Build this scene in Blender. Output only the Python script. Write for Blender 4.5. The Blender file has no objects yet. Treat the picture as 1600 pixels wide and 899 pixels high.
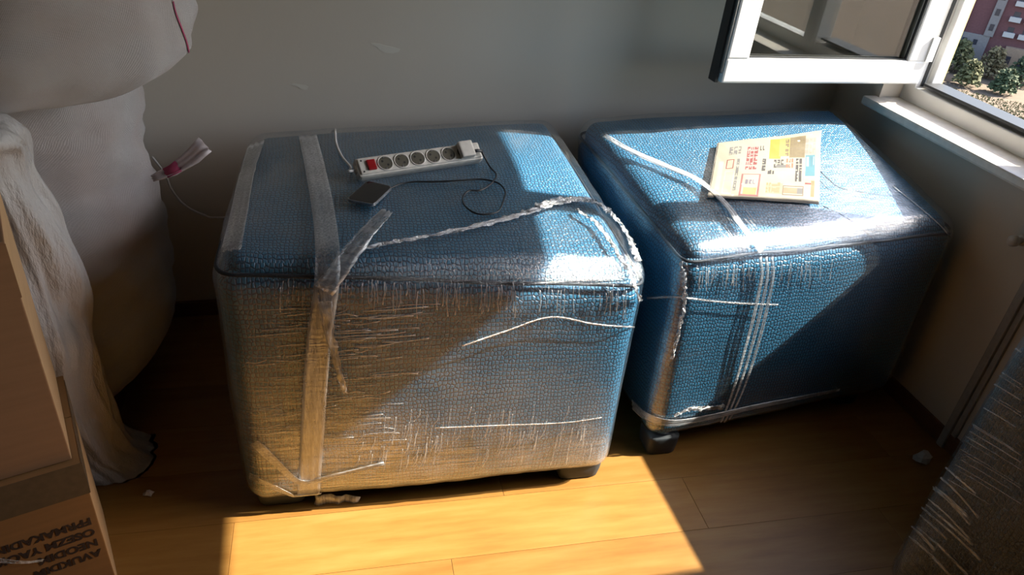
import bpy, bmesh, math, random
from math import sin, cos, tan, pi, radians, sqrt
from mathutils import Vector, Matrix, noise
from mathutils.bvhtree import BVHTree

scene = bpy.context.scene
COL = scene.collection
random.seed(7)

# ------------------------------------------------------------------ camera
FPX, PITCH, ROLL, YAW, CAMH = 1168.0, 32.3, 6.1, 15.2, 1.65
_p, _y, _r = radians(PITCH), radians(YAW), radians(ROLL)
CF = Vector((sin(_y)*cos(_p), cos(_y)*cos(_p), -sin(_p)))
_rt = Vector((cos(_y), -sin(_y), 0)); _up = _rt.cross(CF)
CR = _rt*cos(_r) + _up*sin(_r)
CU = -_rt*sin(_r) + _up*cos(_r)
CC = Vector((0, 0, CAMH))
cd = bpy.data.cameras.new('camera'); cam = bpy.data.objects.new('camera', cd); COL.objects.link(cam)
cd.sensor_width = 36.0; cd.lens = 36.0*FPX/1600.0; cd.clip_start = 0.02; cd.clip_end = 600
cam.matrix_world = Matrix(((CR.x, CU.x, -CF.x, CC.x), (CR.y, CU.y, -CF.y, CC.y), (CR.z, CU.z, -CF.z, CC.z), (0, 0, 0, 1)))
scene.camera = cam

def ray(x, y): return (CF + CR*((x-800)/FPX) - CU*((y-449.5)/FPX)).normalized()
def at_z(x, y, z): d = ray(x, y); return CC + d*((z-CC.z)/d.z)
def at_y(x, y, Y): d = ray(x, y); return CC + d*((Y-CC.y)/d.y)

# ------------------------------------------------------------------ world, sun, exposure
SUN_DIR = Vector((-1.0, 0.115, -0.90)).normalized()      # the way the sunlight travels
world = bpy.data.worlds.new('world'); scene.world = world; world.use_nodes = True
wn = world.node_tree; bg = wn.nodes['Background']
sky = wn.nodes.new('ShaderNodeTexSky'); sky.sky_type = 'NISHITA'; sky.sun_disc = False
sky.sun_elevation = math.asin(-SUN_DIR.z)
sky.sun_rotation = math.atan2(-SUN_DIR.x, -SUN_DIR.y)
sky.air_density = 1.0; sky.dust_density = 2.0
wn.links.new(sky.outputs[0], bg.inputs[0]); bg.inputs[1].default_value = 0.56
sl = bpy.data.lights.new('sun', 'SUN'); sl.energy = 21.5; sl.angle = radians(0.55); sl.color = (1.0, 0.93, 0.80)
so = bpy.data.objects.new('sun', sl); COL.objects.link(so)
so.rotation_euler = SUN_DIR.to_track_quat('-Z', 'Y').to_euler(); so.location = (8, -1, 8)
vs = scene.view_settings
vs.view_transform = 'Standard'; vs.look = 'None'; vs.gamma = 1.0; vs.use_curve_mapping = False
vs.exposure = 0.33
scene.cycles.use_denoising = True
scene.cycles.max_bounces = 10; scene.cycles.diffuse_bounces = 6; scene.cycles.transparent_max_bounces = 16
scene.cycles.sample_clamp_indirect = 4.0
scene.cycles.caustics_reflective = False; scene.cycles.caustics_refractive = False

# right wall frame: local x = outward, y = along the wall (to the back), z = up
WO = Vector((1.955, 1.2, 0)); WTH = math.atan(0.05)
WM = Matrix.Translation(WO) @ Matrix.Rotation(WTH, 4, 'Z')
WIN_S0, WIN_S1, WIN_Z0, WIN_Z1 = -0.95, 1.085, 0.91, 2.235      # opening along the wall
pl = bpy.data.lights.new('window_portal', 'AREA'); pl.shape = 'RECTANGLE'
pl.size = WIN_Z1-WIN_Z0; pl.size_y = WIN_S1-WIN_S0; pl.cycles.is_portal = True
po = bpy.data.objects.new('window_portal', pl); COL.objects.link(po)
po.matrix_world = WM @ Matrix.Translation((0.24, (WIN_S0+WIN_S1)/2, (WIN_Z0+WIN_Z1)/2)) @ Matrix.Rotation(pi/2, 4, 'Y')

# ------------------------------------------------------------------ materials
MATS = {}
class N:
    def __init__(s, name):
        s.m = bpy.data.materials.new(name); s.m.use_nodes = True; s.t = s.m.node_tree
        s.out = s.t.nodes['Material Output']; s.b = s.t.nodes['Principled BSDF']; MATS[name] = s.m
    def n(s, ty, **kw):
        nd = s.t.nodes.new('ShaderNode'+ty)
        for k, v in kw.items():
            if k.startswith('i_'):
                nd.inputs[k[2:].replace('_', ' ')].default_value = v
            else: setattr(nd, k, v)
        return nd
    def l(s, a, b): s.t.links.new(a, b)
    def coord(s, scale=(1, 1, 1), kind='Object'):
        tc = s.n('TexCoord'); mp = s.n('Mapping'); mp.inputs['Scale'].default_value = scale
        s.l(tc.outputs[kind], mp.inputs['Vector']); return mp.outputs[0]
    def noise(s, vec, scale, detail=3, rough=.5):
        nd = s.n('TexNoise', i_Scale=scale, i_Detail=detail, i_Roughness=rough); s.l(vec, nd.inputs['Vector']); return nd.outputs['Fac']
    def ramp(s, fac, *stops):
        r = s.n('ValToRGB'); e = r.color_ramp.elements
        e[0].position, e[0].color = stops[0][0], tuple(stops[0][1])+(1,)
        e[1].position, e[1].color = stops[-1][0], tuple(stops[-1][1])+(1,)
        for p, c in stops[1:-1]:
            x = e.new(p); x.color = tuple(c)+(1,)
        s.l(fac, r.inputs[0]); return r.outputs[0]
    def bump(s, h, strength=.3, dist=.01):
        b = s.n('Bump', i_Strength=strength, i_Distance=dist); s.l(h, b.inputs['Height']); return b.outputs[0]
    def set(s, color=None, rough=.5, normal=None, **kw):
        if color is not None:
            if isinstance(color, tuple): s.b.inputs['Base Color'].default_value = color+(1,)
            else: s.l(color, s.b.inputs['Base Color'])
        if isinstance(rough, float): s.b.inputs['Roughness'].default_value = rough
        else: s.l(rough, s.b.inputs['Roughness'])
        if normal is not None: s.l(normal, s.b.inputs['Normal'])
        for k, v in kw.items(): s.b.inputs[k.replace('_', ' ')].default_value = v
        return s.m

def plain(name, color, rough=.5, bump=0, bscale=60, **kw):
    a = N(name); v = a.coord(); f = a.noise(v, bscale, 4)
    c = a.ramp(f, (.3, [x*.88 for x in color]), (.7, [min(1, x*1.06) for x in color]))
    return a.set(c, rough, a.bump(f, bump, .002) if bump else None, **kw)

def m_wall(name, col):
    a = N(name); v = a.coord(); f = a.noise(v, 1.3, 4); g = a.noise(v, 90, 3)
    return a.set(a.ramp(f, (.3, [c*.93 for c in col]), (.7, col)), .75, a.bump(g, .12, .002))
m_wall('wall_paint', (.66, .61, .535)); m_wall('ceiling_paint', (.32, .31, .30)); m_wall('wall_paint_dark', (.16, .13, .11)); m_wall('wall_paint_pale', (.72, .69, .62)); m_wall('outer_plaster', (.60, .50, .22))

a = N('laminate')
oi = a.n('ObjectInfo'); tc = a.n('TexCoord'); add = a.n('VectorMath', operation='ADD'); cx = a.n('CombineXYZ')
mul = a.n('Math', operation='MULTIPLY'); mul.inputs[1].default_value = 37.0
a.l(oi.outputs['Random'], mul.inputs[0]); a.l(mul.outputs[0], cx.inputs[0]); a.l(mul.outputs[0], cx.inputs[1])
a.l(tc.outputs['Object'], add.inputs[0]); a.l(cx.outputs[0], add.inputs[1])
mp = a.n('Mapping'); mp.inputs['Scale'].default_value = (1.4, 11, 4); a.l(add.outputs[0], mp.inputs[0])
f = a.noise(mp.outputs[0], 2.2, 6, .62)
mp2 = a.n('Mapping'); mp2.inputs['Scale'].default_value = (4, 90, 4); a.l(add.outputs[0], mp2.inputs[0])
g = a.noise(mp2.outputs[0], 2.0, 3)
c1 = a.ramp(f, (.25, (.20, .086, .018)), (.5, (.255, .122, .029)), (.75, (.30, .158, .045)))
hsv = a.n('HueSaturation'); mr = a.n('MapRange'); mr.inputs['To Min'].default_value = .88; mr.inputs['To Max'].default_value = 1.10
a.l(oi.outputs['Random'], mr.inputs[0]); a.l(mr.outputs[0], hsv.inputs['Value']); a.l(c1, hsv.inputs['Color'])
a.set(hsv.outputs[0], .38, a.bump(g, .06, .001)); a.b.inputs['Specular IOR Level'].default_value = .35

def croc(name, c_hi, c_lo, scale=78.0):
    a = N(name); v = a.coord((1, .8, 1), 'UV')
    warp = a.noise(a.coord((1, 1, 1), 'UV'), 3.0, 2)
    add = a.n('MixRGB', blend_type='ADD'); add.inputs[0].default_value = .04
    a.l(v, add.inputs[1]); a.l(warp, add.inputs[2])
    vo = a.n('TexVoronoi', feature='DISTANCE_TO_EDGE', voronoi_dimensions='2D', i_Scale=scale, i_Randomness=.55); a.l(add.outputs[0], vo.inputs['Vector'])
    h = a.n('MapRange'); h.inputs['From Max'].default_value = .22; a.l(vo.outputs['Distance'], h.inputs[0])
    cr = a.ramp(h.outputs[0], (.0, [x*.45 for x in c_lo]), (.55, c_lo), (1, c_hi))
    return a.set(cr, .46, a.bump(h.outputs[0], .55, .004))
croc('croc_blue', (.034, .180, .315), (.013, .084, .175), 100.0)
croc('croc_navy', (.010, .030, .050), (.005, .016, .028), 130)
plain('cord_piping', (.004, .012, .024), .6, .2)
plain('foot_plastic', (.018, .024, .030), .6, .1)

def schlick(a, normal, f0):
    # reflectance of a thin sheet, the same from both of its sides
    lw = a.n('LayerWeight', i_Blend=.5)
    if normal is not None: a.l(normal, lw.inputs['Normal'])
    pw = a.n('Math', operation='POWER'); pw.inputs[1].default_value = 5.0; a.l(lw.outputs['Facing'], pw.inputs[0])
    ma = a.n('Math', operation='MULTIPLY_ADD', use_clamp=True); ma.inputs[1].default_value = 1-f0; ma.inputs[2].default_value = f0
    a.l(pw.outputs[0], ma.inputs[0]); return ma.outputs[0]
def film(name, gl_lo, gl_hi, milky, stretch, rough=.2, tint=(.97, .98, 1), bstr=.35, low=0.0):
    """Clear stretch film: see-through, glossy, with streaks where it is pulled or doubled."""
    a = N(name); t = a.t; t.nodes.remove(a.b)
    v = a.coord(stretch); st = a.noise(v, 6.0, 6, .65); cl = a.noise(a.coord((1, 1, 1)), 3.2, 3)
    st2 = a.noise(a.coord((stretch[2]*.8, stretch[2]*.8, stretch[0])), 5.0, 4, .6)
    mx = a.n('Math', operation='MULTIPLY'); a.l(st, mx.inputs[0]); a.l(cl, mx.inputs[1])
    hsum = a.n('Math', operation='ADD'); a.l(st, hsum.inputs[0]); a.l(st2, hsum.inputs[1])
    nb = a.bump(hsum.outputs[0], bstr, .006)
    fres = schlick(a, nb, .05)
    mr = a.n('MapRange'); mr.inputs['From Min'].default_value = .18; mr.inputs['From Max'].default_value = .42
    mr.inputs['To Min'].default_value = gl_lo; mr.inputs['To Max'].default_value = gl_hi; a.l(mx.outputs[0], mr.inputs[0])
    fa = a.n('Math', operation='ADD', use_clamp=True); a.l(fres, fa.inputs[0]); a.l(mr.outputs[0], fa.inputs[1])
    if low:      # the film is wound several times round the lower part
        tc = a.n('TexCoord'); sx = a.n('SeparateXYZ'); a.l(tc.outputs['Object'], sx.inputs[0])
        jit = a.noise(a.coord((1, 1, .4)), 3.0, 4, .6); zz = a.n('Math', operation='MULTIPLY_ADD'); zz.inputs[1].default_value = .62; a.l(jit, zz.inputs[0]); a.l(sx.outputs[2], zz.inputs[2])
        lr = a.n('MapRange', interpolation_type='SMOOTHSTEP'); lr.inputs['From Min'].default_value = .80 if name == 'film_front' else .62; lr.inputs['From Max'].default_value = .44 if name == 'film_front' else .36
        lr.inputs['To Max'].default_value = low; zx = a.n('Math', operation='MULTIPLY_ADD'); zx.inputs[1].default_value = .26 if name == 'film_front' else 0.0; a.l(sx.outputs[0], zx.inputs[0]); a.l(zz.outputs[0], zx.inputs[2]); a.l(zx.outputs[0], lr.inputs[0])
        st3 = a.n('MapRange'); st3.inputs['From Min'].default_value = .38; st3.inputs['From Max'].default_value = .60; st3.inputs['To Min'].default_value = .22; a.l(st, st3.inputs[0])
        lm = a.n('Math', operation='MULTIPLY'); a.l(lr.outputs[0], lm.inputs[0]); a.l(st3.outputs[0], lm.inputs[1])
        f2 = a.n('Math', operation='ADD', use_clamp=True); a.l(fa.outputs[0], f2.inputs[0]); a.l(lm.outputs[0], f2.inputs[1]); fa = f2
    tr = a.n('BsdfTransparent'); tr.inputs[0].default_value = tint+(1,)
    gl = a.n('BsdfGlossy'); gl.inputs['Roughness'].default_value = rough; gl.inputs['Color'].default_value = (.95, .97, 1, 1); a.l(nb, gl.inputs['Normal'])
    m1 = a.n('MixShader'); a.l(fa.outputs[0], m1.inputs[0]); a.l(tr.outputs[0], m1.inputs[1]); a.l(gl.outputs[0], m1.inputs[2])
    df = a.n('BsdfDiffuse'); df.inputs['Color'].default_value = (.75, .77, .80, 1); a.l(nb, df.inputs['Normal'])
    mk = a.n('MapRange'); mk.inputs['From Min'].default_value = .22; mk.inputs['From Max'].default_value = .45
    mk.inputs['To Min'].default_value = milky*.15; mk.inputs['To Max'].default_value = milky; a.l(mx.outputs[0], mk.inputs[0])
    m2 = a.n('MixShader'); a.l(mk.outputs[0], m2.inputs[0]); a.l(m1.outputs[0], m2.inputs[1]); a.l(df.outputs[0], m2.inputs[2])
    a.l(m2.outputs[0], a.out.inputs[0]); return a.m
film('film_front', .045, .19, .045, (1.3, 1.3, 52), .11, bstr=.45, low=.31)
film('film_band', .10, .30, .85, (4, 4, 30), .28)
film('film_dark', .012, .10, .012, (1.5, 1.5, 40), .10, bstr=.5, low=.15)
film('film_light', .04, .20, .035, (2.2, 2.2, 34), .12, bstr=.22, low=.10)
film('film_strap', .10, .35, .46, (30, 30, 3), .28)
film('film_strap_cross', .10, .35, .46, (4, 4, 30), .28)
film('film_crinkle', .35, .75, .5, (40, 40, 40), .16, bstr=.9)

def m_glass(name, tint, boost):
    a = N(name); a.t.nodes.remove(a.b)
    fr = schlick(a, None, .04); mu = a.n('Math', operation='MULTIPLY_ADD', use_clamp=True)
    mu.inputs[1].default_value = 1.6; mu.inputs[2].default_value = boost; a.l(fr, mu.inputs[0])
    tr = a.n('BsdfTransparent'); tr.inputs[0].default_value = tint+(1,); gl = a.n('BsdfGlossy'); gl.inputs['Roughness'].default_value = .01
    m = a.n('MixShader'); a.l(mu.outputs[0], m.inputs[0]); a.l(tr.outputs[0], m.inputs[1]); a.l(gl.outputs[0], m.inputs[2]); a.l(m.outputs[0], a.out.inputs[0])
m_glass('clear_glass', (.96, .97, .96), 0.0)
m_glass('sash_glass', (.62, .62, .58), .06)
plain('pvc_white', (.70, .70, .69), .3, .0, 4)
plain('sill_stone', (.80, .76, .70), .35, .05, 30)
plain('gasket', (.015, .017, .02), .5)
plain('trim_white', (.36, .34, .32), .5, .05)
plain('skirting_wood', (.14, .055, .022), .5, .1)
plain('strip_white', (.62, .60, .56), .4, .03)
plain('socket_beige', (.085, .078, .058), .5)
plain('hole_black', (.01, .01, .01), .6)
plain('switch_red', (.30, .006, .010), .3)
plain('cord_white', (.70, .70, .70), .45)
plain('cord_black', (.008, .009, .012), .45)
plain('phone_glass', (.012, .012, .014), .08)
plain('phone_metal', (.45, .46, .48), .25, Metallic=.8)
plain('paper_white', (.22, .21, .19), .7, .1)
plain('paper_scrap', (.50, .47, .45), .7, .2)
plain('ink_dark', (.028, .014, .010), .7)

def m_card(name, col):
    a = N(name); v = a.coord((1, 1, 14)); f = a.noise(v, 4, 4); g = a.noise(a.coord((120, 120, 6)), 1, 2)
    return a.set(a.ramp(f, (.3, [c*.86 for c in col]), (.7, col)), .8, a.bump(g, .12, .001))
m_card('cardboard', (.30, .165, .085)); m_card('cardboard_old', (.25, .125, .042)); m_card('cardboard_edge', (.42, .27, .14))
plain('packing_tape', (.12, .085, .05), .25, .1)

a = N('woven_sack'); v = a.coord()
w1 = a.n('TexWave', wave_type='BANDS', bands_direction='Z', i_Scale=210.0, i_Distortion=1.5); a.l(v, w1.inputs['Vector'])
w2 = a.n('TexWave', wave_type='BANDS', bands_direction='X', i_Scale=210.0, i_Distortion=1.5); a.l(v, w2.inputs['Vector'])
mm = a.n('Math', operation='ADD'); a.l(w1.outputs['Fac'], mm.inputs[0]); a.l(w2.outputs['Fac'], mm.inputs[1])
cr = a.noise(a.coord((1, 1, 2.6)), 7, 5, .6); wr = a.n('Math', operation='MULTIPLY_ADD'); wr.inputs[1].default_value = .10
a.l(mm.outputs[0], wr.inputs[0]); a.l(cr, wr.inputs[2])
sp = a.noise(v, 3.1, 3)
a.set(a.ramp(sp, (.3, (.72, .64, .64)), (.55, (.75, .74, .77)), (.75, (.80, .80, .83))), .6, a.bump(wr.outputs[0], .8, .03))
a = N('thin_plastic'); v = a.coord((3, 3, 1)); f = a.noise(v, 5, 6, .65)
tb = a.n('BsdfTranslucent'); tb.inputs[0].default_value = (.7, .7, .72, 1)
mx = a.n('MixShader'); mx.inputs[0].default_value = .22
a.set((.52, .51, .52), .30, a.bump(f, .8, .03))
a.l(a.b.outputs[0], mx.inputs[1]); a.l(tb.outputs[0], mx.inputs[2]); a.l(mx.outputs[0], a.out.inputs[0])
plain('stripe_magenta', (.38, .05, .13), .6); plain('sack_tail', (.66, .60, .64), .6, .2)
# outdoors
plain('facade_maroon', (0.121, 0.047, 0.047), .85, .2, 3); plain('facade_grey', (0.187, 0.165, 0.154), .85, .2, 3)
plain('facade_buff', (0.275, 0.187, 0.121), .85, .2, 3); plain('far_window', (.03, .03, .04), .25); plain('far_white', (0.396, 0.374, 0.352), .7)
a = N('earth'); f = a.noise(a.coord(), .25, 6, .65)
a.set(a.ramp(f, (.3, (.085, .062, .040)), (.6, (.125, .090, .062)), (.8, (.070, .062, .025))), .95)
for nm, col in (('leaf_olive', (0.085, 0.085, 0.028)), ('leaf_green', (0.043, 0.062, 0.022)), ('leaf_dry', (0.150, 0.120, 0.055))): plain(nm, col, .8, 0, .8)
plain('bark', (.10, .07, .05), .9)

# ------------------------------------------------------------------ mesh helpers
def obj(name, verts, faces, mat, parent=None, smooth=False, M=None):
    me = bpy.data.meshes.new(name); me.from_pydata([tuple(v) for v in verts], [], faces); me.update()
    bm = bmesh.new(); bm.from_mesh(me); bmesh.ops.recalc_face_normals(bm, faces=bm.faces); bm.to_mesh(me); bm.free()
    if smooth:
        for p in me.polygons: p.use_smooth = True
    me.materials.append(MATS[mat])
    o = bpy.data.objects.new(name, me); COL.objects.link(o)
    if M is not None: o.matrix_world = M
    if parent is not None:
        o.parent = parent
        if M is None: o.matrix_parent_inverse = parent.matrix_world.inverted()
        else: o.matrix_parent_inverse = parent.matrix_world.inverted()
    return o
def box_uv(o):
    me = o.data; uv = me.uv_layers.new(name='UVMap')
    for p in me.polygons:
        n_ = p.normal; ax = max(range(3), key=lambda k: abs(n_[k])); u, v = ((1, 2), (0, 2), (0, 1))[ax]
        for li in p.loop_indices:
            co = me.vertices[me.loops[li].vertex_index].co; uv.data[li].uv = (co[u], co[v])
    return o
def empty(name, loc, M=None):
    o = bpy.data.objects.new(name, None); COL.objects.link(o); o.empty_display_size = .05
    o.matrix_world = M if M is not None else Matrix.Translation(loc)
    return o
def tag(o, label, cat, group=None, kind=None):
    o['label'] = label
    if cat: o['category'] = cat
    if group: o['group'] = group
    if kind: o['kind'] = kind
    return o
def structure(o, label=None):
    o['kind'] = 'structure'
    if label: o['label'] = label
    return o

class MB:
    def __init__(s): s.v = []; s.f = []
    def add(s, v, f):
        n = len(s.v); s.v += [Vector(x) for x in v]; s.f += [tuple(i+n for i in q) for q in f]; return s
    def box(s, x0, x1, y0, y1, z0, z1, bev=0):
        if bev <= 0:
            v = [(x, y, z) for z in (z0, z1) for y in (y0, y1) for x in (x0, x1)]
            return s.add(v, [(0, 2, 3, 1), (4, 5, 7, 6), (0, 1, 5, 4), (2, 6, 7, 3), (0, 4, 6, 2), (1, 3, 7, 5)])
        bm = bmesh.new(); bmesh.ops.create_cube(bm, size=1)
        for w in bm.verts: w.co = Vector(((x0+x1)/2+w.co.x*(x1-x0), (y0+y1)/2+w.co.y*(y1-y0), (z0+z1)/2+w.co.z*(z1-z0)))
        bmesh.ops.bevel(bm, geom=list(bm.edges), offset=bev, segments=2, affect='EDGES', profile=.6)
        bm.verts.index_update(); s.add([w.co.copy() for w in bm.verts], [tuple(q.index for q in f.verts) for f in bm.faces]); bm.free(); return s
    def tube(s, pts, r, k=8, cap=True):
        pts = [Vector(p) for p in pts]; rings = []; n0 = len(s.v); up = Vector((0.13, .21, .97))
        for i, p in enumerate(pts):
            t = (pts[min(i+1, len(pts)-1)]-pts[max(i-1, 0)]).normalized()
            u = up - t*up.dot(t)
            if u.length < 1e-4: u = Vector((1, 0, 0)) - t*t.x
            u.normalize(); w = t.cross(u); up = u
            rr = r[i] if isinstance(r, (list, tuple)) else r
            rings.append([p + (u*cos(2*pi*j/k)+w*sin(2*pi*j/k))*rr for j in range(k)])
        f = []
        for i in range(len(pts)-1):
            for j in range(k): f.append((i*k+j, i*k+(j+1) % k, (i+1)*k+(j+1) % k, (i+1)*k+j))
        if cap: f.append(tuple(range(k))); f.append(tuple((len(pts)-1)*k+j for j in range(k)))
        return s.add([q for rg in rings for q in rg], f)
    def disc(s, c, n, r, depth, k=20, rim=0):
        n = Vector(n).normalized(); u = n.orthogonal().normalized(); w = n.cross(u); c = Vector(c)
        return s.tube([c, c+n*depth], r, k)
    def build(s, name, mat, parent=None, smooth=False, M=None): return obj(name, s.v, s.f, mat, parent, smooth, M)

def smoothpath(P, n=8):
    P = [Vector(p) for p in P]; out = []
    for i in range(len(P)-1):
        p0 = P[i-1] if i else P[0]*2-P[1]; p1 = P[i]; p2 = P[i+1]; p3 = P[i+2] if i+2 < len(P) else P[-1]*2-P[-2]
        for j in range(n):
            t = j/n
            out.append(.5*((2*p1)+(p2-p0)*t+(2*p0-5*p1+4*p2-p3)*t*t+(3*p1-p0-3*p2+p3)*t**3))
    out.append(P[-1]); return out

def soft_box(corners, r, n=30, top=0, front=0, side=0, na=0, ns=4, seed=0, wr=0):
    """Upholstered block: rounded box bent onto 8 corners (bottom then top; front-left, front-right, back-right, back-left)."""
    c = [Vector(x) for x in corners]
    half = Vector((((c[1]-c[0]).length+(c[5]-c[4]).length)/4, ((c[3]-c[0]).length+(c[7]-c[4]).length)/4, ((c[4]-c[0]).length+(c[6]-c[2]).length)/4))
    r = min(r, half.x*.98, half.y*.98, half.z*.98)
    def g(i, h):     # grid spaced tighter in the rounded rim
        t = -1+2*i/n; e = r/h
        lim = 1-e
        a_ = .72
        return (t/a_*lim) if abs(t) <= a_ else math.copysign(lim+(abs(t)-a_)/(1-a_)*e, t)
    idx = {}; V = []; F = []
    def vert(p):
        key = tuple(round(x*1e4) for x in p)
        if key in idx: return idx[key]
        q = Vector((p[0]*half.x, p[1]*half.y, p[2]*half.z))
        inn = Vector([max(-(h-r), min(h-r, x)) for x, h in zip(q, half)])
        d = q-inn
        if d.length > 1e-9: q = inn+d.normalized()*r
        s = Vector((q.x/half.x, q.y/half.y, q.z/half.z))
        if top and s.z > 0: s.z += top/half.z*(1-s.x**2)*(1-s.y**2)*min(1, s.z)
        if front and s.y < 0: s.y -= front/half.y*(1-s.x**2)*(1-s.z**2)*min(1, -s.y)
        if side: s.x += math.copysign(side/half.x, s.x)*(1-s.y**2)*(1-s.z**2)*min(1, abs(s.x)**4)
        u, v, w = (s.x+1)/2, (s.y+1)/2, (s.z+1)/2
        P = ((c[0]*(1-u)+c[1]*u)*(1-v)+(c[3]*(1-u)+c[2]*u)*v)*(1-w)+((c[4]*(1-u)+c[5]*u)*(1-v)+(c[7]*(1-u)+c[6]*u)*v)*w
        if na: P += noise.noise_vector(P*ns+Vector((seed*3.1, seed, -seed)))*na
        if wr: P += noise.noise_vector(Vector((P.x*22, P.y*22, P.z*7+seed)))*wr
        V.append(P); idx[key] = len(V)-1; return idx[key]
    for ax in range(3):
        for sg in (-1, 1):
            b_, c_ = [k for k in range(3) if k != ax]
            for i in range(n):
                for j in range(n):
                    q = []
                    for di, dj in ((0, 0), (1, 0), (1, 1), (0, 1)):
                        p = [0, 0, 0]; p[ax] = sg; p[b_] = g(i+di, half[b_]); p[c_] = g(j+dj, half[c_]); q.append(vert(p))
                    F.append(tuple(q))
    return V, F

class Surf:
    """A built surface to lay straps, cords and small things on."""
    def __init__(s, V, F): s.t = BVHTree.FromPolygons([Vector(v) for v in V], F)
    def px(s, x, y, off=0):
        h = s.t.ray_cast(CC, ray(x, y))
        if h[0] is None: return None, None
        n = h[1] if h[1].dot(ray(x, y)) < 0 else -h[1]
        return h[0]+n*off, n
    def path(s, pix, off=.004, n=6):
        P = []; Q = smoothpath([Vector((a, b, 0)) for a, b in pix], n)
        for q in Q:
            p, nn = s.px(q.x, q.y, off)
            if p is not None: P.append((p, nn))
        return P

def ribbon(P, width, thick=.0015, across=4, jit=0, seed=1, fold=0):
    """Thin film band along (point, normal) pairs."""
    V = []; F = []; n = len(P); rng = random.Random(seed)
    for i, (p, nn) in enumerate(P):
        t = (P[min(i+1, n-1)][0]-P[max(i-1, 0)][0]).normalized(); sd = t.cross(nn).normalized()
        w = width[0]+(width[1]-width[0])*i/(n-1) if isinstance(width, tuple) else width
        row = []
        for j in range(across+1):
            u = j/across-.5
            q = p+sd*(w*u)+nn*(fold*cos(u*pi*5+i*.15)*.5+fold*.5)
            if jit: q = q+sd*rng.uniform(-jit, jit)+nn*rng.uniform(0, jit*1.6)
            row.append(q)
        V += row + [q-nn*thick for q in row]
    m = across+1
    for i in range(n-1):
        a0, b0 = i*2*m, (i+1)*2*m
        for j in range(across):
            F.append((a0+j, a0+j+1, b0+j+1, b0+j)); F.append((a0+m+j, b0+m+j, b0+m+j+1, a0+m+j+1))
        F.append((a0, b0, b0+m, a0+m)); F.append((a0+across, a0+m+across, b0+m+across, b0+across))
    F.append(tuple(range(0, m))+tuple(range(2*m-1, m-1, -1))); e = (n-1)*2*m
    F.append(tuple(range(e, e+m))+tuple(range(e+2*m-1, e+m-1, -1)))
    return V, F

# ------------------------------------------------------------------ room shell
RX0, RY0, RZ1 = -2.1, -2.6, 2.62
fl = MB().box(RX0-.2, 2.25, RY0-.2, 2.75, -.12, -.012).build('floor', 'skirting_wood'); structure(fl, 'orange oak laminate floor laid in long boards')
PW, PL = .192, 1.285
pm = MB().box(0, PL-.0008, 0, PW-.0008, -.012, 0, .0008); plank0 = None
row = 0; yy = RY0
while yy < 2.6:
    xx = RX0 - (row*.43 % 1)*PL
    while xx < 2.15:
        if plank0 is None:
            plank0 = pm.build('plank', 'laminate', fl); p_ = plank0
        else:
            p_ = plank0.copy(); COL.objects.link(p_); p_.parent = fl
        p_.location = (xx, yy, 0); xx += PL
    yy += PW; row += 1
BW_Y, BW_A = 2.44, radians(2.2)                       # back wall: Y at x = 0 and its turn
def bwy(x): return BW_Y + tan(BW_A)*x
BM = Matrix.Translation((0, BW_Y, 0)) @ Matrix.Rotation(BW_A, 4, 'Z')
wb = MB().box(-2.4, 2.25, 0, .2, -.02, RZ1+.1).build('wall_back', 'wall_paint', M=BM); structure(wb, 'plain pale grey painted wall behind the wrapped furniture')
for sx_, sy_, w_, h_ in ((603, 76, .085, .022), (470, 134, .050, .014)):  # two small irregular patches, paler than the wall around them
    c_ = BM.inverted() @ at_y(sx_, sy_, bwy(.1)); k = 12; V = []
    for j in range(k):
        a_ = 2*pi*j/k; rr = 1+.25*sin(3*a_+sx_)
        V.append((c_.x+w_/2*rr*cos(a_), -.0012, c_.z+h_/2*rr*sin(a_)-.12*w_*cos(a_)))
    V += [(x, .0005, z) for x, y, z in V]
    obj('pale_patch', V, [tuple(range(k)), tuple(range(k, 2*k))]+[(j, (j+1) % k, k+(j+1) % k, k+j) for j in range(k)], 'wall_paint_pale', wb, M=BM)
structure(MB().box(RX0-.2, RX0, RY0-.2, 2.7, -.02, RZ1+.1).build('wall_left', 'wall_paint_dark'))
structure(MB().box(RX0-.2, 2.4, RY0-.2, RY0, -.02, RZ1+.1).build('wall_front', 'wall_paint_dark'))
structure(MB().box(RX0-.2, 2.4, RY0-.2, 2.8, RZ1, RZ1+.15).build('ceiling', 'ceiling_paint'))
T = .215
wr = MB(); S_A, S_B = -4.0, 1.45
wr.box(0, T, S_A, WIN_S0, -.02, RZ1+.1).box(0, T, WIN_S1, S_B, -.02, RZ1+.1)
wr.box(0, T, WIN_S0, WIN_S1, -.02, WIN_Z0-.03).box(0, T, WIN_S0, WIN_S1, WIN_Z1, RZ1+.1)
structure(wr.build('wall_right', 'wall_paint', M=WM), 'painted wall under and around the window')
structure(MB().box(-.014, 0, -3.0, 1.22, 0, .062, .003).build('baseboard_right', 'skirting_wood', M=WM))
structure(MB().box(-2.2, 1.86, -.014, 0, 0, .062, .003).build('baseboard_back', 'skirting_wood', M=BM))
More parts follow.
